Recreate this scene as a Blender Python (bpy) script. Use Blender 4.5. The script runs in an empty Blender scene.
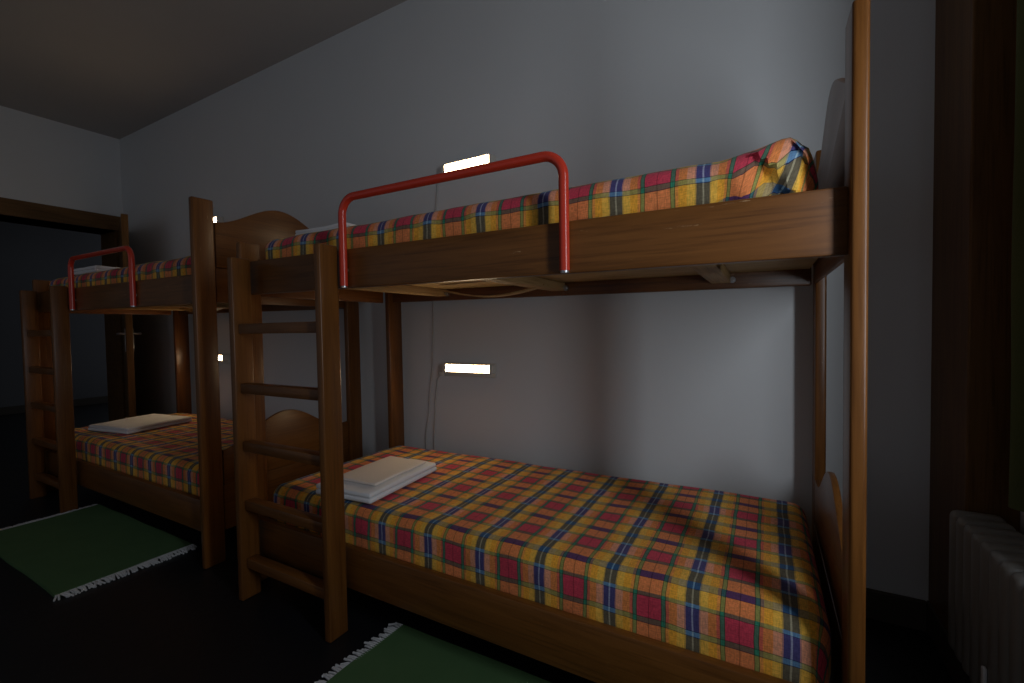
import bpy, bmesh, math, random
from mathutils import Vector, Matrix
S = 1.08                                  # metres per working unit (camera height = 1 unit)
C = bpy.context.scene.collection
random.seed(7)
PI = math.pi

# ------------------------------------------------------------------ materials
def new_mat(name):
    m = bpy.data.materials.new(name); m.use_nodes = True
    nt = m.node_tree; b = nt.nodes['Principled BSDF']
    return m, nt, b
def N(nt, typ, **kw):
    n = nt.nodes.new(typ)
    for k, v in kw.items(): setattr(n, k, v)
    return n
def plain(name, col, rough=.5, metal=0., bump=0., bscale=60., spec=.5, var=0.):
    m, nt, b = new_mat(name)
    b.inputs['Base Color'].default_value = (*col, 1); b.inputs['Roughness'].default_value = rough
    b.inputs['Metallic'].default_value = metal; b.inputs['Specular IOR Level'].default_value = spec
    tc = N(nt, 'ShaderNodeTexCoord')
    if bump:
        no = N(nt, 'ShaderNodeTexNoise'); no.inputs['Scale'].default_value = bscale; no.inputs['Detail'].default_value = 4
        bp = N(nt, 'ShaderNodeBump'); bp.inputs['Strength'].default_value = bump; bp.inputs['Distance'].default_value = .004
        nt.links.new(tc.outputs['Object'], no.inputs['Vector'])
        nt.links.new(no.outputs['Fac'], bp.inputs['Height']); nt.links.new(bp.outputs['Normal'], b.inputs['Normal'])
    if var:
        n2 = N(nt, 'ShaderNodeTexNoise'); n2.inputs['Scale'].default_value = 3.; n2.inputs['Detail'].default_value = 5
        nt.links.new(tc.outputs['Object'], n2.inputs['Vector'])
        mx = N(nt, 'ShaderNodeMix', data_type='RGBA')
        mx.inputs[6].default_value = (*[c*(1-var) for c in col], 1); mx.inputs[7].default_value = (*[min(1, c*(1+var)) for c in col], 1)
        nt.links.new(n2.outputs['Fac'], mx.inputs[0]); nt.links.new(mx.outputs[2], b.inputs['Base Color'])
    return m
def wood(name, axis, dark, light, rough=.33, scuff=True):
    m, nt, b = new_mat(name); L = nt.links.new
    tc = N(nt, 'ShaderNodeTexCoord'); mp = N(nt, 'ShaderNodeMapping')
    sc = [14., 14., 14.]; sc[axis] = 1.1
    mp.inputs['Scale'].default_value = sc
    L(tc.outputs['Object'], mp.inputs['Vector'])
    n1 = N(nt, 'ShaderNodeTexNoise'); n1.inputs['Scale'].default_value = 1.6; n1.inputs['Detail'].default_value = 8; n1.inputs['Roughness'].default_value = .62; n1.inputs['Distortion'].default_value = .9
    L(mp.outputs['Vector'], n1.inputs['Vector'])
    sc2 = [150., 150., 150.]; sc2[axis] = 5.
    mp2 = N(nt, 'ShaderNodeMapping'); mp2.inputs['Scale'].default_value = sc2; L(tc.outputs['Object'], mp2.inputs['Vector'])
    n2 = N(nt, 'ShaderNodeTexNoise'); n2.inputs['Scale'].default_value = 1.; n2.inputs['Detail'].default_value = 3
    L(mp2.outputs['Vector'], n2.inputs['Vector'])
    rp = N(nt, 'ShaderNodeValToRGB'); e = rp.color_ramp.elements
    e[0].position = .3; e[0].color = (*dark, 1); e[1].position = .72; e[1].color = (*light, 1)
    L(n1.outputs['Fac'], rp.inputs['Fac'])
    r2 = N(nt, 'ShaderNodeValToRGB'); e = r2.color_ramp.elements
    e[0].position = .32; e[0].color = (.62, .58, .55, 1); e[1].position = .5; e[1].color = (1, 1, 1, 1)
    L(n2.outputs['Fac'], r2.inputs['Fac'])
    mx = N(nt, 'ShaderNodeMix', data_type='RGBA', blend_type='MULTIPLY'); mx.inputs[0].default_value = .7
    L(rp.outputs['Color'], mx.inputs[6]); L(r2.outputs['Color'], mx.inputs[7])
    out = mx.outputs[2]
    if not scuff: b.inputs['Specular IOR Level'].default_value = .2
    if scuff:                                # pale worn scratches
        mp3 = N(nt, 'ShaderNodeMapping'); s3 = [60., 60., 60.]; s3[axis] = 9.; mp3.inputs['Scale'].default_value = s3
        L(tc.outputs['Object'], mp3.inputs['Vector'])
        n3 = N(nt, 'ShaderNodeTexNoise'); n3.inputs['Scale'].default_value = 1.; n3.inputs['Detail'].default_value = 5; n3.inputs['Roughness'].default_value = .7
        L(mp3.outputs['Vector'], n3.inputs['Vector'])
        r3 = N(nt, 'ShaderNodeValToRGB'); e = r3.color_ramp.elements
        e[0].position = .68; e[0].color = (0, 0, 0, 1); e[1].position = .73; e[1].color = (.5, .5, .5, 1)
        L(n3.outputs['Fac'], r3.inputs['Fac'])
        m3 = N(nt, 'ShaderNodeMix', data_type='RGBA'); L(r3.outputs['Color'], m3.inputs[0]); L(out, m3.inputs[6]); m3.inputs[7].default_value = (.55, .36, .2, 1)
        out = m3.outputs[2]
    L(out, b.inputs['Base Color'])
    b.inputs['Roughness'].default_value = rough
    if scuff: b.inputs['Specular IOR Level'].default_value = .36
    bp = N(nt, 'ShaderNodeBump'); bp.inputs['Strength'].default_value = .12; bp.inputs['Distance'].default_value = .002
    L(n2.outputs['Fac'], bp.inputs['Height']); L(bp.outputs['Normal'], b.inputs['Normal'])
    return m
WD, WL = (.120, .042, .008), (.205, .076, .016)
WOOD = [wood('varnished_wood_' + 'xyz'[a], a, WD, WL) for a in range(3)]
TRIMW = [wood('dark_trim_wood_' + 'xyz'[a], a, (.10, .046, .013), (.17, .080, .023), .45, False) for a in range(3)]
OAK = wood('door_frame_wood', 1, (.11, .055, .018), (.20, .10, .035), .45, False)
DOORW = wood('door_wood', 2, (.11, .055, .018), (.20, .10, .035), .45, False)
PLY = wood('pale_plywood', 0, (.42, .27, .11), (.6, .41, .19), .6, False)
BATTEN = wood('pale_batten', 1, (.36, .22, .09), (.52, .34, .15), .6, False)
WALLM = plain('wall_paint', (.66, .66, .66), .75, bump=.06, bscale=45, var=.03)
CEILM = plain('ceiling_paint', (.43, .40, .375), .9, var=.04)
FLOORM = plain('dark_floor', (.009, .009, .011), .42, bump=.25, bscale=25, var=.35)
SKIRT = plain('baseboard_paint', (.05, .036, .024), .6)
RED = plain('red_enamel', (.62, .045, .020), .22)
STEEL = plain('zinc_steel', (.55, .56, .58), .35, 1.)
PLATE = plain('lamp_plate', (.62, .58, .52), .45)
RADM = plain('radiator_enamel', (.24, .23, .21), .4)
WHITE = plain('white_plastic', (.8, .8, .8), .4)
LINEN = plain('white_linen', (.82, .81, .82), .9, bump=.7, bscale=28)
CREAM = plain('cream_linen', (.84, .74, .66), .9, bump=.7, bscale=28)
CORD = plain('grey_cord', (.5, .48, .46), .5)
CURT = plain('green_cloth', (.085, .10, .03), .95, bump=.4, bscale=200)
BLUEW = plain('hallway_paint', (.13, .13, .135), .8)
GLASSM, _nt, _b = new_mat('window_glass'); _b.inputs['Transmission Weight'].default_value = 1; _b.inputs['Roughness'].default_value = 0; _b.inputs['Base Color'].default_value = (1, 1, 1, 1)
TUBE, _nt, _b = new_mat('lit_tube')
_b.inputs['Base Color'].default_value = (.9, .85, .7, 1)
_b.inputs['Emission Color'].default_value = (1, .74, .44, 1); _b.inputs['Emission Strength'].default_value = 30.

def rug_mat():
    m, nt, b = new_mat('green_weave'); L = nt.links.new
    tc = N(nt, 'ShaderNodeTexCoord'); w = N(nt, 'ShaderNodeTexWave'); w.bands_direction = 'X'
    w.inputs['Scale'].default_value = 90; w.inputs['Distortion'].default_value = 1.5
    no = N(nt, 'ShaderNodeTexNoise'); no.inputs['Scale'].default_value = 9; no.inputs['Detail'].default_value = 6
    L(tc.outputs['Object'], w.inputs['Vector']); L(tc.outputs['Object'], no.inputs['Vector'])
    mx = N(nt, 'ShaderNodeMix', data_type='RGBA'); mx.inputs[6].default_value = (.065, .145, .046, 1); mx.inputs[7].default_value = (.095, .19, .068, 1)
    L(no.outputs['Fac'], mx.inputs[0]); L(mx.outputs[2], b.inputs['Base Color']); b.inputs['Roughness'].default_value = .95
    bp = N(nt, 'ShaderNodeBump'); bp.inputs['Strength'].default_value = .6; bp.inputs['Distance'].default_value = .003
    L(w.outputs['Color'], bp.inputs['Height']); L(bp.outputs['Normal'], b.inputs['Normal'])
    return m
RUG = rug_mat()

def plaid(name):
    """madras check: warp stripes along u crossed by weft zones along v, one repeat = one UV unit"""
    m, nt, b = new_mat(name); L = nt.links.new
    uv = N(nt, 'ShaderNodeTexCoord'); sp = N(nt, 'ShaderNodeSeparateXYZ')
    wob = N(nt, 'ShaderNodeTexNoise'); wob.inputs['Scale'].default_value = 1.7
    L(uv.outputs['UV'], wob.inputs['Vector'])
    sub = N(nt, 'ShaderNodeVectorMath', operation='MULTIPLY_ADD'); sub.inputs[1].default_value = (.05, .05, 0)
    L(wob.outputs['Color'], sub.inputs[0]); L(uv.outputs['UV'], sub.inputs[2])
    L(sub.outputs[0], sp.inputs[0])
    def frac(o):
        f = N(nt, 'ShaderNodeMath', operation='FRACT'); L(o, f.inputs[0]); return f.outputs[0]
    U, V = frac(sp.outputs['X']), frac(sp.outputs['Y'])
    def ramp(stops, src):
        r = N(nt, 'ShaderNodeValToRGB'); r.color_ramp.interpolation = 'CONSTANT'
        el = r.color_ramp.elements
        while len(el) < len(stops): el.new(.5)
        for e, (p, c) in zip(el, stops): e.position = p; e.color = (*c, 1)
        L(src, r.inputs['Fac']); return r.outputs['Color']
    # order across one repeat: navy | pink | orange | green | crimson | green | orange | pink | navy
    def row(navy, line, pink, orange, green, red):
        dk = tuple(.3*x for x in green); rd = tuple(.6*a + .4*c for a, c in zip(red, orange))
        return [(0, line), (.009, navy), (.078, tuple(.6*a+.4*c for a, c in zip(pink, navy))), (.092, pink), (.175, orange), (.265, rd), (.299, dk), (.306, green), (.345, dk), (.353, red),
                (.495, tuple(.55*x for x in red)), (.506, red), (.647, dk), (.655, green), (.694, dk), (.701, rd), (.735, orange), (.825, pink), (.908, tuple(.6*a+.4*c for a, c in zip(pink, navy))), (.922, navy), (.991, line)]
    rr = ramp(row((.075, .062, .19), (.34, .34, .48), (.86, .35, .20), (.84, .26, .07), (.09, .19, .12), (.66, .055, .095)), U)
    ry = ramp(row((.13, .105, .065), (.36, .31, .2), (.92, .50, .07), (.92, .41, .04), (.32, .30, .08), (.84, .25, .08)), U)
    rn = ramp(row((.035, .10, .22), (.2, .35, .5), (.46, .34, .16), (.46, .32, .10), (.05, .14, .14), (.12, .045, .13)), U)
    rg = ramp(row((.12, .24, .40), (.35, .5, .6), (.48, .38, .13), (.40, .33, .09), (.04, .26, .15), (.20, .12, .08)), U)
    rk = ramp(row((.01, .02, .07), (.1, .1, .2), (.16, .13, .06), (.14, .11, .04), (.01, .10, .05), (.09, .02, .03)), U)
    def mask(spans):
        st = []
        k = 0.
        for a, c in spans:
            if a > k: st.append((k, (0, 0, 0)))
            st.append((a, (1, 1, 1))); k = c
        if k < 1: st.append((k, (0, 0, 0)))
        return ramp(st, V)
    cur = ry
    for spans, col in (([(.366, .634)], rr), ([(0., .062), (.938, 1.)], rn), ([(.302, .366), (.634, .698)], rg), ([(.295, .304), (.362, .37), (.63, .638), (.696, .705), (.062, .07), (.93, .938)], rk)):
        mx = N(nt, 'ShaderNodeMix', data_type='RGBA'); L(mask(spans), mx.inputs[0]); L(cur, mx.inputs[6]); L(col, mx.inputs[7]); cur = mx.outputs[2]
    # red rows turn orange half way to the yellow weft; thread noise
    th = N(nt, 'ShaderNodeTexNoise'); th.inputs['Scale'].default_value = 1; th.inputs['Detail'].default_value = 2
    mpt = N(nt, 'ShaderNodeMapping'); mpt.inputs['Scale'].default_value = (70, 14, 1); L(uv.outputs['UV'], mpt.inputs['Vector']); L(mpt.outputs['Vector'], th.inputs['Vector'])
    th2 = N(nt, 'ShaderNodeTexNoise'); th2.inputs['Scale'].default_value = 1; th2.inputs['Detail'].default_value = 2
    mp2 = N(nt, 'ShaderNodeMapping'); mp2.inputs['Scale'].default_value = (14, 70, 1); L(uv.outputs['UV'], mp2.inputs['Vector']); L(mp2.outputs['Vector'], th2.inputs['Vector'])
    ad = N(nt, 'ShaderNodeMath', operation='ADD'); L(th.outputs['Fac'], ad.inputs[0]); L(th2.outputs['Fac'], ad.inputs[1])
    mr = N(nt, 'ShaderNodeMapRange'); mr.inputs['From Min'].default_value = .6; mr.inputs['From Max'].default_value = 1.4; mr.inputs['To Min'].default_value = .62; mr.inputs['To Max'].default_value = 1.25
    L(ad.outputs[0], mr.inputs['Value'])
    vm = N(nt, 'ShaderNodeVectorMath', operation='SCALE'); L(cur, vm.inputs[0]); L(mr.outputs[0], vm.inputs['Scale'])
    L(vm.outputs[0], b.inputs['Base Color'])
    b.inputs['Roughness'].default_value = .9; b.inputs['Specular IOR Level'].default_value = .2
    try: b.inputs['Sheen Weight'].default_value = .08
    except Exception: pass
    bn = N(nt, 'ShaderNodeTexNoise'); bn.inputs['Scale'].default_value = 14; bn.inputs['Detail'].default_value = 5
    tc2 = N(nt, 'ShaderNodeTexCoord'); L(tc2.outputs['Object'], bn.inputs['Vector'])
    bp = N(nt, 'ShaderNodeBump'); bp.inputs['Strength'].default_value = .35; bp.inputs['Distance'].default_value = .012
    L(bn.outputs['Fac'], bp.inputs['Height']); L(bp.outputs['Normal'], b.inputs['Normal'])
    return m
PLAID = plaid('madras_plaid')

# ------------------------------------------------------------------ mesh helpers
def box(bm, x0, x1, y0, y1, z0, z1, bev=.004, seg=2, f=None):
    vs = [bm.verts.new((x, y, z)) for x in (x0, x1) for y in (y0, y1) for z in (z0, z1)]
    q = ((0, 1, 3, 2), (4, 6, 7, 5), (0, 4, 5, 1), (2, 3, 7, 6), (0, 2, 6, 4), (1, 5, 7, 3))
    fs = [bm.faces.new([vs[i] for i in k]) for k in q]
    es = list({e for fa in fs for e in fa.edges})
    if bev: bmesh.ops.bevel(bm, geom=es, offset=bev, segments=seg, profile=.5, affect='EDGES')
    return vs
def prism_x(bm, prof, x0, x1, bev=.004):
    a = [bm.verts.new((x0, y, z)) for y, z in prof]; b = [bm.verts.new((x1, y, z)) for y, z in prof]
    f0 = bm.faces.new(a); f1 = bm.faces.new(b[::-1]); n = len(prof)
    for i in range(n): bm.faces.new((a[i], b[i], b[(i+1) % n], a[(i+1) % n]))
    bmesh.ops.recalc_face_normals(bm, faces=bm.faces)
    if bev:
        bmesh.ops.bevel(bm, geom=[e for e in list(f0.edges) + list(f1.edges)], offset=bev, segments=2, profile=.5, affect='EDGES')
def tube(bm, pts, r, n=12, caps=True):
    pts = [Vector(p) for p in pts]; rings = []
    up = Vector((0, 1, 0.03))
    for i, p in enumerate(pts):
        d = (pts[min(i+1, len(pts)-1)] - pts[max(i-1, 0)]).normalized()
        a = d.cross(up).normalized(); b = a.cross(d).normalized()
        rings.append([bm.verts.new(p + r*(math.cos(2*PI*k/n)*a + math.sin(2*PI*k/n)*b)) for k in range(n)])
    for r0, r1 in zip(rings, rings[1:]):
        for k in range(n): bm.faces.new((r0[k], r0[(k+1) % n], r1[(k+1) % n], r1[k]))
    if caps: bm.faces.new(rings[0][::-1]); bm.faces.new(rings[-1])
def cyl(bm, p0, p1, r, n=14): tube(bm, [p0, p1], r, n)
def obj(name, bm, mat, parent=None, smooth=True, org=(0, 0, 0)):
    """bm is in working units; org is the thing's origin in working units, so children sit relative to it"""
    bmesh.ops.recalc_face_normals(bm, faces=bm.faces)
    for v in bm.verts: v.co = (v.co - Vector(org)) * S
    me = bpy.data.meshes.new(name); bm.to_mesh(me); bm.free()
    me.materials.append(mat)
    if smooth:
        me.polygons.foreach_set('use_smooth', [True]*len(me.polygons))
        try: me.set_sharp_from_angle(angle=math.radians(38))
        except Exception: pass
    o = bpy.data.objects.new(name, me); C.objects.link(o)
    if parent: o.parent = parent
    else: o.location = Vector(org) * S
    return o
def tag(o, label, cat, group=None):
    o['label'] = label; o['category'] = cat
    if group: o['group'] = group
    return o
def thing(name, label, cat, loc, group=None):
    o = bpy.data.objects.new(name, None); C.objects.link(o); o.location = Vector(loc) * S
    o.empty_display_size = .1
    return tag(o, label, cat, group)
def struct(name, bm, mat, parent=None, smooth=False):
    o = obj(name, bm, mat, parent, smooth)
    if not parent: o['kind'] = 'structure'
    return o
def copy_tree(o, parent=None):
    c = o.copy(); C.objects.link(c)
    if parent: c.parent = parent
    for ch in list(o.children): copy_tree(ch, c)
    return c
def B(): return bmesh.new()

# ------------------------------------------------------------------ the room
YW, XL, XR, ZC = 1.90, -5.09, .56, 2.755
YF = -1.6                                   # room runs on behind the camera
bm = B(); box(bm, -8.6, .9, YF, 3.3, -.1, 0, 0); struct('floor', bm, FLOORM)
bm = B(); box(bm, XL-.3, 1.0, YF, YW+.2, ZC, ZC+.1, 0); struct('ceiling', bm, CEILM)
bm = B(); box(bm, XL-.3, .9, YW, YW+.2, 0, ZC, 0); struct('wall_back', bm, WALLM)
bm = B()                                     # left wall with the doorway cut out
OY0, OY1, OZ = .25, 1.862, 1.925
box(bm, XL-.3, XL, YF, OY0, 0, ZC, 0); box(bm, XL-.3, XL, OY0, YW, OZ, ZC, 0); box(bm, XL-.3, XL, OY1, YW, 0, OZ, 0)
struct('wall_left', bm, WALLM)
bm = B(); box(bm, XL-.31, XL+.018, OY0-.10, OY0, 0, OZ+.13, .004); box(bm, XL-.31, XL+.018, OY0, YW-.002, OZ, OZ+.13, .004); box(bm, XL-.31, XL+.004, OY1-.02, OY1+.02, 0, OZ, .003)
struct('trim_1', bm, OAK)
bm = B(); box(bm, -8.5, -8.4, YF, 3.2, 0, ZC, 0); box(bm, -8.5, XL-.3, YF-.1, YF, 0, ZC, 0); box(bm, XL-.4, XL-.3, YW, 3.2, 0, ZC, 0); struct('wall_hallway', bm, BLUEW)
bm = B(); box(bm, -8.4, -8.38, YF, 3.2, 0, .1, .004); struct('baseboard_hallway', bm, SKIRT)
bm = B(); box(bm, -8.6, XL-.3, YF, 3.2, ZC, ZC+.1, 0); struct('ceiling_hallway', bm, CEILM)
# right wall with window opening
WY0, WY1, WZ0, WZ1 = .22, .855, .72, 2.35
bm = B()
box(bm, XR, XR+.3, YF, WY0, 0, ZC, 0); box(bm, XR, XR+.3, WY1, YW, 0, ZC, 0)
box(bm, XR, XR+.3, WY0, WY1, 0, WZ0, 0); box(bm, XR, XR+.3, WY0, WY1, WZ1, ZC, 0)
struct('wall_right', bm, WALLM)
bm = B(); box(bm, .458, XR, 1.60, YW, .1, ZC, .004); struct('trim_2', bm, TRIMW[2])
bm = B(); box(bm, XL+.03, .453, YW-.018, YW, 0, .098, .004); struct('baseboard_back', bm, SKIRT)
bm = B(); box(bm, .453, XR, YF, YW, 0, .10, .005); struct('baseboard_right', bm, SKIRT)
w = B(); t = .05
for z in (WZ0, WZ1-t): box(w, XR+.20, XR+.25, WY0, WY1, z, z+t, .003)
for y in (WY0, WY1-t): box(w, XR+.20, XR+.25, y, y+t, WZ0, WZ1, .003)
win = struct('window_1', w, TRIMW[2])
bm = B(); box(bm, XR+.22, XR+.226, WY0+t, WY1-t, WZ0+t, WZ1-t, 0); obj('pane', bm, GLASSM, win, False)
# open door leaf, seen edge-on
DH = Vector((-5.045, 1.868, 0)); DE = Vector((-4.27, 1.605, 0)); dd = (DE-DH).normalized(); dn = Vector((-dd.y, dd.x, 0))
def leaf(bm, a, b, o0, o1, z0, z1, bev=.003):
    n0 = len(bm.verts)
    box(bm, a, b, o0, o1, z0, z1, bev)
    bm.verts.ensure_lookup_table()
    for v in list(bm.verts)[n0:]: v.co = DH + dd*v.co.x + dn*v.co.y + Vector((0, 0, v.co.z))
DL = (DE-DH).length
bm = B(); leaf(bm, 0, DL, -.021, .021, .008, 1.915); door = struct('door_1', bm, DOORW, smooth=True)
for s in (-1, 1):
    bm = B(); leaf(bm, DL-.10, DL-.055, s*.021, s*.027, .86, 1.04, .002); pl = obj('handle_plate', bm, STEEL, door)
    P = lambda x, y, z: DH + dd*x + dn*(s*y) + Vector((0, 0, z))
    bm = B(); tube(bm, [P(DL-.075, .022, 1.0), P(DL-.075, .06, 1.0), P(DL-.085, .066, 1.0), P(DL-.18, .066, .998)], .009, 10); obj('door_handle', bm, STEEL, door)

# ------------------------------------------------------------------ bunk bed (built at bed 1, working units)
def tilt(bm, z_mid=None):
    for v in bm.verts: v.co.z -= .0105*(v.co.x + .77)
XA0, XA1 = -1.788, .158                       # outer faces of the two ends
XI0, XI1 = -1.760, .132                       # inner faces
def arch(ys, zs, zp, z0, yc=1.395, w=.32):
    y0, y1 = ys; pr = [(y0, z0)]
    n = 36
    for i in range(n+1):
        y = y0 + (y1-y0)*i/n; t_ = min(1, abs(y-yc)/w)
        pr.append((y, zs + (zp-zs)*.5*(1+math.cos(PI*t_))))
    pr.append((y1, z0)); return pr
BED = (-.78, 1.39, 0)
bed = thing('bunk_bed', 'brown varnished wooden bunk bed nearest the radiator, in front of the long tube lamps', 'bunk bed', BED, 'wooden bunk beds along the wall')
def part(name, bm, mat, parent=None): return obj(name, bm, mat, parent or bed, True, BED)
for (x0, x1, y0, y1, h) in ((XI1, XA1, 1.0, 1.086, 1.563), (XI1+.009, XA1+.014, 1.768, 1.856, 1.553), (XA0, XI0, 1.018, 1.10, 1.347), (XA0+.03, XI0+.03, 1.768, 1.866, 1.345)):
    bm = B(); box(bm, x0, x1, y0, y1, 0, h, .006, 3); part('post', bm, WOOD[2])
for (y0, y1) in ((1.03, 1.056), (1.80, 1.826)):
    bm = B(); box(bm, XI0-.001, XI1+.001, y0, y1, 1.133, 1.259, .005); tilt(bm); part('side_rail', bm, WOOD[0])
    bm = B(); box(bm, XI0-.001, XI1+.001, y0, y1, .132, .273, .005); part('side_rail', bm, WOOD[0])
for zs, zp, z0 in ((1.472, 1.584, 1.28), (.485, .612, .335)):
    bm = B(); prism_x(bm, arch((1.0905, 1.7675), zs, zp, z0), .141, .157); part('headboard', bm, WOOD[1])
for z0, z1 in ((1.128, 1.279), (.132, .334)):
    bm = B(); box(bm, .139, .149, 1.0905, 1.7675, z0, z1, .003); part('end_rail', bm, WOOD[1])
for z0, z1 in ((1.14, 1.255), (.135, .27)):
    bm = B(); box(bm, XA0+.006, XI0-.004, 1.101, 1.7675, z0, z1, .005); part('footboard', bm, WOOD[1])
for z, tl in ((1.187, 1), (.205, 0)):
    bm = B(); box(bm, XI0+.004, XI1-.004, 1.058, 1.798, z, z+.014, .002)
    if tl: tilt(bm)
    part('mattress_base', bm, PLY)
    for x in (-1.40, -.775, -.14):
        bm = B(); box(bm, x-.032, x+.032, 1.0575, 1.7995, z-.034, z-.0005, .003)
        if tl: tilt(bm)
        sl = part('cross_slat', bm, BATTEN)
        bm = B(); cyl(bm, (x+.037, 1.785, z-.024), (x+.037, 1.7995, z-.024), .011); cyl(bm, (x+.037, 1.775, z-.024), (x+.037, 1.785, z-.024), .006)
        if tl: tilt(bm)
        part('bolt', bm, STEEL, sl)
bm = B()                                       # thin springy batten bowed below the base
prof = [(-1.24 + .5*i/20, 1.16 - .035*math.sin(PI*i/20)) for i in range(21)]
for (xa, za), (xb, zb) in zip(prof, prof[1:]):
    v = [bm.verts.new(p) for p in ((xa, 1.58, za), (xb, 1.58, zb), (xb, 1.62, zb), (xa, 1.62, za), (xa, 1.58, za+.006), (xb, 1.58, zb+.006), (xb, 1.62, zb+.006), (xa, 1.62, za+.006))]
    for k in ((0, 1, 2, 3), (4, 7, 6, 5), (0, 4, 5, 1), (2, 6, 7, 3)): bm.faces.new([v[i] for i in k])
bmesh.ops.remove_doubles(bm, verts=bm.verts, dist=1e-5); tilt(bm); part('bowed_batten', bm, BATTEN)
# ladder
lad = bpy.data.objects.new('ladder', None); C.objects.link(lad); lad.parent = bed
for x0, x1 in ((-1.717, -1.690), (-1.238, -1.210)):
    bm = B(); box(bm, x0, x1, .943, 1.016, 0, 1.273, .005, 3); obj('side_board', bm, WOOD[2], lad, True, BED)
for z in (1.030, .810, .595, .375, .156):
    bm = B(); box(bm, -1.6905, -1.2375, .962, 1.002, z-.037, z, .004); obj('rung', bm, WOOD[0], lad, True, BED)
# guard rail
def guard(xa, xb):
    g = B(); r = .055; z0, z1, y = 1.138, 1.418, 1.0165
    pts = [(xa, y, z0), (xa, y, z0+.1), (xa, y, z1-r)]
    pts += [(xa+r-r*math.cos(a), y, z1-r+r*math.sin(a)) for a in [PI/2*i/10 for i in range(1, 11)]]
    pts += [(xb-r+r*math.sin(a), y, z1-r+r*math.cos(a)) for a in [PI/2*i/10 for i in range(0, 11)]]
    pts += [(xb, y, z0+.1), (xb, y, z0)]
    tube(g, pts, .0125, 16); tilt(g); return g
gd = part('guard_rail', guard(-1.187, -.421), RED)
for x in (-1.187, -.421):
    bm = B(); cyl(bm, (x, 1.0165, 1.1402), (x, 1.0165, 1.133), .0105); tilt(bm); part('end_cap', bm, STEEL, gd)
    bm = B(); cyl(bm, (x, 1.024, 1.19), (x, 1.031, 1.19), .007); tilt(bm); part('bolt', bm, STEEL, gd)
DX = -2.217
bed2 = copy_tree(bed); bed2.location.x += DX*S
bed2['label'] = 'brown varnished wooden bunk bed standing farther along the wall, near the open door'
for ch in bed2.children:
    if ch.name.startswith('guard_rail'): ch.scale.x = .955; ch.location.x += .003*S

# ------------------------------------------------------------------ mattresses
from mathutils import noise as mn
def mattress(name, x0, x1, y0, y1, z0, z1, label, ph, tl=False, gather=False, rad=.04, seed=0, sag=0.):
    bm = B(); nx, ny, nz = 110, 44, 10
    grid = {}
    def V(i, j, k):
        if (i, j, k) not in grid: grid[(i, j, k)] = bm.verts.new((x0+(x1-x0)*i/nx, y0+(y1-y0)*j/ny, z0+(z1-z0)*k/nz))
        return grid[(i, j, k)]
    for i in range(nx):
        for j in range(ny):
            bm.faces.new((V(i, j, 0), V(i, j+1, 0), V(i+1, j+1, 0), V(i+1, j, 0))); bm.faces.new((V(i, j, nz), V(i+1, j, nz), V(i+1, j+1, nz), V(i, j+1, nz)))
    for i in range(nx):
        for k in range(nz):
            bm.faces.new((V(i, 0, k), V(i+1, 0, k), V(i+1, 0, k+1), V(i, 0, k+1))); bm.faces.new((V(i, ny, k), V(i, ny, k+1), V(i+1, ny, k+1), V(i+1, ny, k)))
    for j in range(ny):
        for k in range(nz):
            bm.faces.new((V(0, j, k), V(0, j, k+1), V(0, j+1, k+1), V(0, j+1, k))); bm.faces.new((V(nx, j, k), V(nx, j+1, k), V(nx, j+1, k+1), V(nx, j, k+1)))
    uvl = bm.loops.layers.uv.new('UVMap'); uvc = {}
    P = .190
    for v in bm.verts:
        x, y, z = v.co
        ix = min(max(x, x0+rad), x1-rad); iy = min(max(y, y0+rad), y1-rad); iz = min(max(z, z0+rad*.6), z1-rad)
        d = Vector((x-ix, y-iy, z-iz))
        # cube to rounded box
        if d.length > 1e-6:
            m_ = max(abs(d.x), abs(d.y), abs(d.z)); d2 = d.normalized()*m_
        else: d2 = d
        p = Vector((ix, iy, iz)) + d2
        nrm = d2.normalized() if d2.length > 1e-6 else Vector((0, 0, 1))
        drop = z1 - p.z
        ex = nrm.x if abs(nrm.x) > .3 else 0; ey = nrm.y if abs(nrm.y) > .3 else 0
        u = p.x + ex*drop; w_ = p.y + ey*drop
        e = mn.noise(Vector((x*3.1, y*3.7, seed*3.)))*.006 + mn.noise(Vector((x*9, y*11, seed+5.)))*.0018
        top = min(1, max(0, (p.z-z0)/(z1-z0)))
        p.z += e*top + sag*top*math.sin(PI*(x-x0)/(x1-x0))
        # gentle drape folds on the long front face
        if y < y0+rad*1.2:
            f = mn.noise(Vector((x*16, z*5, seed+2.)))*.004 + mn.noise(Vector((x*6+z*14, 0, seed+8.)))*.003
            p.y += f
            w_ += f*1.2
        if gather and x > x1-.20 and (y < y0+.22):
            g = min(1, (x-(x1-.20))/.10); q = max(0, 1-(y-y0)/.22)
            ph_ = (x-x1)*1.0 + (z-z1)*.55
            amp = .011*g*q
            fold = math.sin(ph_*80 + 1.2*mn.noise(Vector((x*9, z*9, 1))))
            p.y += amp*fold; p.x += amp*.5*fold; p.z += .006*g*q*fold
            u += g*q*(.45*drop + .006*fold); w_ += g*q*(-.12*drop - .010*fold)
        if gather: p.z += .025*max(0, 1-abs(x-(x1-.055))/.13)**1.5*max(0, 1-(y-y0)/.5)*top
        v.co = p
        uvc[v] = ((u-ph[0])/P, (w_-ph[1])/P)
    for f in bm.faces:
        for l in f.loops: l[uvl].uv = uvc[l.vert]
    if tl:
        tilt(bm)
        for v in bm.verts: v.co.z += .0105*(v.co.x-(x0+x1)/2)*min(1, max(0, (v.co.z-z0)/(z1-z0)))
    org = ((x0+x1)/2, (y0+y1)/2, z0)
    o = obj(name, bm, PLAID, None, True, org)
    return tag(o, label, 'mattress', 'plaid covered mattresses')
MY0, MY1 = 1.0625, 1.795
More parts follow.
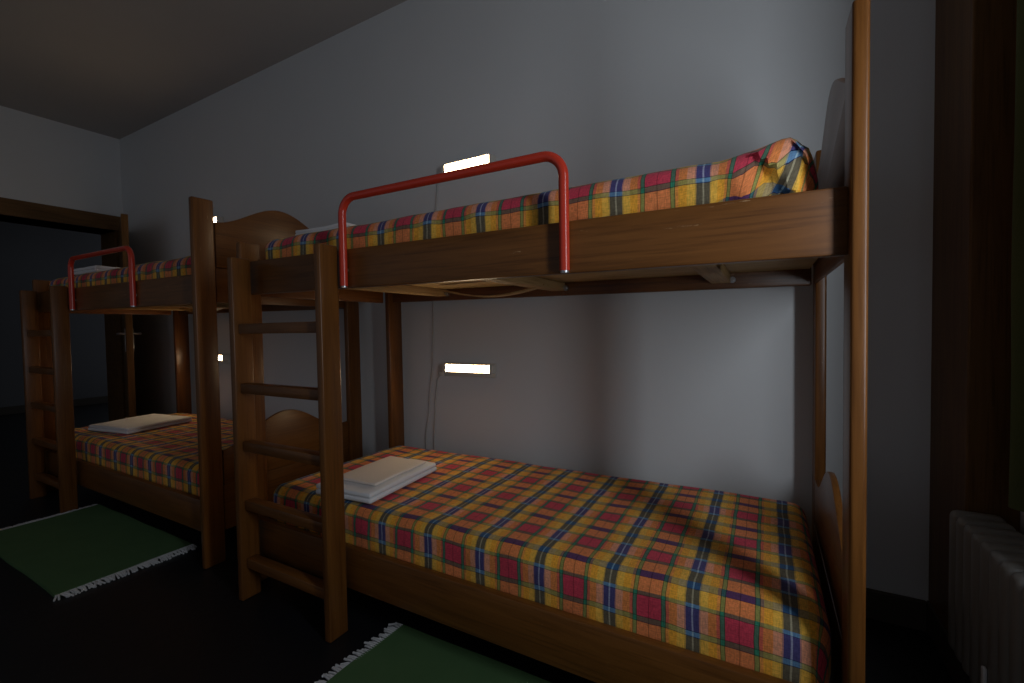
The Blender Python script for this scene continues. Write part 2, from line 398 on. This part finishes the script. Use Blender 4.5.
mattress('mattress', -1.70, .090, MY0, MY1, 1.2015, 1.357, 'plaid covered mattress on the top bunk beside the radiator, its sheet bunched at one corner', (-.113, .959), True, True, .045, 1)
mattress('mattress', -1.70, .118, MY0, MY1, .2195, .398, 'plaid covered mattress on the bottom bunk beside the radiator, folded linen at its head', (-.139, .9115), False, False, .042, 2)
d_ = DX
def tilt2(x): return -.0105*(x + .77)
_t = tilt
def tilt(bm, z_mid=None):
    for v in bm.verts: v.co.z -= .0105*(v.co.x - DX + .77)
mattress('mattress', -1.70+d_, .09+d_, MY0, MY1, 1.2015, 1.352, 'plaid covered mattress on the top bunk of the bed near the door', (-2.31, .95), True, False, .045, 3)
tilt = _t
mattress('mattress', -1.70+d_, .118+d_, MY0, MY1, .2195, .398, 'plaid covered mattress on the bottom bunk of the bed near the door', (-2.29, .92), False, False, .042, 4)

# ------------------------------------------------------------------ folded linen
def linen(name, c, sx, sy, h, ang, layers, mat, label, cat):
    """a folded cloth: stacked thin rounded layers wrapped by a fold along one side"""
    bm = B(); lh = h/layers
    for k in range(layers):
        n = 16; sh = 1 - .012*k; ox = random.uniform(-.003, .003)
        n0 = len(bm.verts)
        box(bm, -sx/2*sh+ox, sx/2*sh+ox, -sy/2*sh, sy/2*sh, k*lh, (k+1)*lh*1.0, min(lh*.42, .008), 3)
    bmesh.ops.subdivide_edges(bm, edges=[e for e in bm.edges if e.calc_length() > .1], cuts=7, use_grid_fill=True)
    ca, sa = math.cos(ang), math.sin(ang)
    for v in bm.verts:
        x, y, z = v.co
        z += (mn.noise(Vector((x*11, y*11, c[0]*3)))*.004)*(z/h) 
        v.co = Vector((c[0]+x*ca-y*sa, c[1]+x*sa+y*ca, c[2]+max(0, z)))
    o = obj(name, bm, mat, None, True, c)
    return tag(o, label, cat)
linen('folded_sheet', (-1.318, 1.28, .404), .262, .40, .036, math.radians(4.2), 2, LINEN, 'folded white sheet lying on the bottom plaid mattress beside the ladder', 'folded sheet')
linen('folded_towel', (-1.318, 1.295, .4425), .195, .30, .010, math.radians(3), 1, CREAM, 'thin cream folded towel lying on top of the white folded sheet', 'towel')
linen('folded_sheet', (-3.52, 1.37, .403), .385, .385, .036, math.radians(9), 2, LINEN, 'folded white linen on the bottom plaid mattress near the open door', 'folded sheet')
linen('folded_sheet', (-1.46, 1.31, 1.366), .28, .34, .024, math.radians(1), 2, LINEN, 'white folded linen on the top mattress beside the radiator, barely showing over its edge', 'folded sheet')
linen('folded_sheet', (-3.60, 1.31, 1.368), .30, .34, .040, math.radians(2), 2, LINEN, 'white folded linen on the top mattress behind the farther red guard rail', 'folded sheet')

# ------------------------------------------------------------------ wall lamps and cords
def wall_lamp(xc, z, label):
    o = thing('wall_lamp', label, 'lamp', (xc, YW, z), 'tube wall lamps')
    og = (xc, YW, z)
    bm = B(); box(bm, xc-.155, xc+.155, YW-.014, YW-.0005, z-.036, z+.034, .003); obj('back_plate', bm, PLATE, o, True, og)
    bm = B(); box(bm, xc-.122, xc+.142, YW-.046, YW-.040, z-.008, z+.025, .002, 2); obj('light_tube', bm, TUBE, o, True, og)
    bm = B(); box(bm, xc-.124, xc+.144, YW-.0397, YW-.0142, z-.012, z+.030, .002)
    box(bm, xc-.124, xc+.144, YW-.0438, YW-.039, z-.0125, z-.0105, .0005, 1)
    for q in ((xc-.124, xc+.144, z+.0285, z+.0305), (xc-.125, xc-.1225, z-.0125, z+.0305), (xc+.1425, xc+.145, z-.0125, z+.0305)): box(bm, q[0], q[1], YW-.0475, YW-.039, q[2], q[3], .0005, 1)
    obj('lamp_housing', bm, PLATE, o, True, og)
    for s in (-.138, .150):
        bm = B(); box(bm, xc+s-.007, xc+s+.007, YW-.045, YW-.0142, z-.012, z+.028, .003); obj('end_cap', bm, PLATE, o, True, og)
    bm = B(); box(bm, xc-.185, xc-.1555, YW-.024, YW-.0005, z-.036, z-.012, .004); obj('switch', bm, PLATE, o, True, og)
    return o
wall_lamp(-1.308, .790, 'lit tube lamp on the wall inside the bottom bunk, above the folded linen')
wall_lamp(-1.290, 1.796, 'lit tube lamp on the wall above the top bunk, behind the red guard rail')
wall_lamp(-3.625, 1.812, 'lit tube lamp peeking past the tall post above the farther top bunk')
wall_lamp(-3.615, .804, 'lit tube lamp peeking past the tall post inside the farther bottom bunk')
def cord(pts, label):
    P = []
    for a, b in zip(pts, pts[1:]):
        for i in range(12):
            t_ = i/12; s_ = t_*t_*(3-2*t_); P.append((a[0]+(b[0]-a[0])*s_, YW-.006, a[1]+(b[1]-a[1])*t_))
    P.append((pts[-1][0], YW-.006, pts[-1][1]))
    bm = B(); tube(bm, P, .0032, 8); o = obj('power_cord', bm, CORD, None, True, (pts[-1][0], YW, pts[-1][1])); tag(o, label, 'cord', 'lamp cords on the wall')
cord([(-1.488, 1.79), (-1.515, 1.5), (-1.535, 1.1), (-1.545, .85), (-1.575, .60), (-1.605, .40), (-1.60, .12)], 'thin grey cord running down the wall from the upper tube lamp')
cord([(-1.495, .765), (-1.52, .72), (-1.535, .60), (-1.548, .40), (-1.55, .12)], 'thin grey cord hanging from the switch of the lower tube lamp')

# ------------------------------------------------------------------ rugs
def rug(x0, x1, y0, y1, label, skew=0.):
    og = ((x0+x1)/2, (y0+y1)/2, 0)
    o = thing('rug', label, 'rug', og, 'green fringed rugs')
    bm = B(); nx, ny = 60, 34; T = {}
    for lay, zz in ((0, .001), (1, .009)):
        for i in range(nx+1):
            for j in range(ny+1):
                x = x0+(x1-x0)*i/nx; y = y0+(y1-y0)*j/ny
                w_ = max(0, mn.noise(Vector((x*2.2, y*2.2, 3)))*.006 + .003)*lay
                T[lay, i, j] = bm.verts.new((x + skew*(y-y1) + .006*mn.noise(Vector((y*5, x0, 0))), y + .006*mn.noise(Vector((x*4, y0, 1))), zz+w_))
    for lay in (0, 1):
        for i in range(nx):
            for j in range(ny):
                q = [T[lay, i, j], T[lay, i+1, j], T[lay, i+1, j+1], T[lay, i, j+1]]
                bm.faces.new(q if lay else q[::-1])
    ring = [(i, 0) for i in range(nx)] + [(nx, j) for j in range(ny)] + [(i, ny) for i in range(nx, 0, -1)] + [(0, j) for j in range(ny, 0, -1)]
    for a, b in zip(ring, ring[1:]+ring[:1]): bm.faces.new((T[0, a[0], a[1]], T[0, b[0], b[1]], T[1, b[0], b[1]], T[1, a[0], a[1]]))
    obj('pile', bm, RUG, o, True, og)
    for s, xe in ((-1, x0), (1, x1)):
        bm = B(); n = 85
        for k in range(n):
            y = y0 + (y1-y0)*(k+.5)/n; x = xe + skew*(y-y1)
            ln = .034 + random.uniform(-.008, .012); dy = random.uniform(-.013, .013)
            tube(bm, [(x - s*.006, y, .009), (x + s*ln*.4, y+dy*.3, .010), (x + s*ln*.75, y+dy*.8, .006), (x + s*ln, y+dy*1.1, .004)], .0036, 6)
        obj('fringe', bm, FRINGE, o, True, og)
FRINGE = plain('cotton_fringe', (.66, .66, .66), .9)
rug(-3.385, -2.335, .62, 1.09, 'green woven rug with white fringe on the floor beside the farther bunk bed', .04)
rug(-1.065, .10, .42, 1.115, 'green woven rug with white fringe on the floor below the nearer bunk bed', .03)

# ------------------------------------------------------------------ radiator and curtains
og = (.475, 1.1, 0)
rad = thing('radiator', 'dark grey column radiator on the wall below the green curtain', 'radiator', og)
ns = 20
for k in range(ns):
    y = 1.575 - .0485*k
    bm = B(); box(bm, .422, .525, y-.0215, y+.0215, .135, .505, .016, 4)
    obj('radiator_section', bm, RADM, rad, True, og)
bm = B(); cyl(bm, (.475, 1.585, .17), (.475, .62, .17), .016); obj('lower_pipe', bm, RADM, rad, True, og)
bm = B(); cyl(bm, (.475, 1.585, .47), (.475, .62, .47), .016); obj('upper_pipe', bm, RADM, rad, True, og)
for y in (1.50, .75):
    bm = B(); box(bm, .46, .49, y-.012, y+.012, .1005, .16, .003); obj('foot', bm, RADM, rad, True, og)
bm = B(); box(bm, .414, .4225, 1.338, 1.352, .197, .24, .004); tag_ = obj('valve_tag', bm, WHITE, rad, True, og)
def curtain(x, y0, y1, z0, z1, label, n=70):
    bm = B(); pts = []
    for i in range(n+1):
        y = y0+(y1-y0)*i/n
        pts.append((x + .022*math.sin(i/n*(y1-y0)*55) + .008*mn.noise(Vector((y*9, 0, 0))), y))
    zs = [z0+(z1-z0)*k/12 for k in range(13)]; T = [[bm.verts.new((px + .006*mn.noise(Vector((py*6, z*2, 0))), py, z)) for z in zs] for px, py in pts]
    U = [[bm.verts.new((v.co.x+.004, v.co.y, v.co.z)) for v in r] for r in T]
    for i in range(n):
        for k in range(12):
            bm.faces.new((T[i][k], T[i+1][k], T[i+1][k+1], T[i][k+1])); bm.faces.new((U[i][k], U[i][k+1], U[i+1][k+1], U[i+1][k]))
        for k in (0, 12): bm.faces.new((T[i][k], U[i][k], U[i+1][k], T[i+1][k]))
    for i in (0, n):
        for k in range(12): bm.faces.new((T[i][k], T[i][k+1], U[i][k+1], U[i][k]))
    o = obj('curtain', bm, CURT, None, True, (x, (y0+y1)/2, z0)); tag(o, label, 'curtain', 'green window curtains')
curtain(.520, 1.28, 1.555, .56, 2.60, 'dark green curtain hanging above the radiator next to the wood panel')

# ------------------------------------------------------------------ light
def area(name, loc, rot, sx, sy, power, col):
    l = bpy.data.lights.new(name, 'AREA'); l.shape = 'RECTANGLE'; l.size = sx*S; l.size_y = sy*S; l.energy = power; l.color = col
    o = bpy.data.objects.new(name, l); C.objects.link(o); o.location = Vector(loc)*S; o.rotation_euler = rot
    return o
dl = area('daylight_window', (.735, .40, 1.32), (0, 0, 0), .15, 1.1, 10.5, (.82, .91, 1.))
dl.rotation_euler = Vector((-.78, .62, 0)).to_track_quat('-Z', 'Y').to_euler()
w = bpy.data.worlds.new('world'); bpy.context.scene.world = w; w.use_nodes = True
w.node_tree.nodes['Background'].inputs[0].default_value = (.80, .87, 1, 1); w.node_tree.nodes['Background'].inputs[1].default_value = .13

# ------------------------------------------------------------------ camera
q = [math.radians(a) for a in (29.248, 1.774, -.949)]
cy, sy = math.cos(q[0]), math.sin(q[0]); cp, sp_ = math.cos(q[1]), math.sin(q[1]); cr, sr = math.cos(q[2]), math.sin(q[2])
M3 = Matrix(((cr, -sr, 0), (sr, cr, 0), (0, 0, 1))) @ Matrix(((1, 0, 0), (0, cp, -sp_), (0, sp_, cp)))
D = [M3 @ Vector(v) for v in ((cy, 0, -sy), (sy, 0, cy), (0, -1, 0))]
cam = bpy.data.cameras.new('camera'); co = bpy.data.objects.new('camera', cam); C.objects.link(co)
cam.sensor_fit = 'HORIZONTAL'; cam.sensor_width = 36; cam.lens = 453./1024*36; cam.clip_start = .02
mat = Matrix.Identity(4)
for r in range(3):
    mat[r][0] = D[r].x; mat[r][1] = -D[r].y; mat[r][2] = -D[r].z
mat[0][3], mat[1][3], mat[2][3] = 0, 0, 1.0*S
co.matrix_world = mat
sc = bpy.context.scene; sc.camera = co
sc.view_settings.view_transform = 'Standard'; sc.view_settings.look = 'None'; sc.view_settings.gamma = 1; sc.view_settings.exposure = 0
sc.view_settings.use_curve_mapping = False
sc.render.engine = 'CYCLES'
sc.cycles.use_denoising = True; sc.cycles.max_bounces = 6; sc.cycles.sample_clamp_indirect = 4
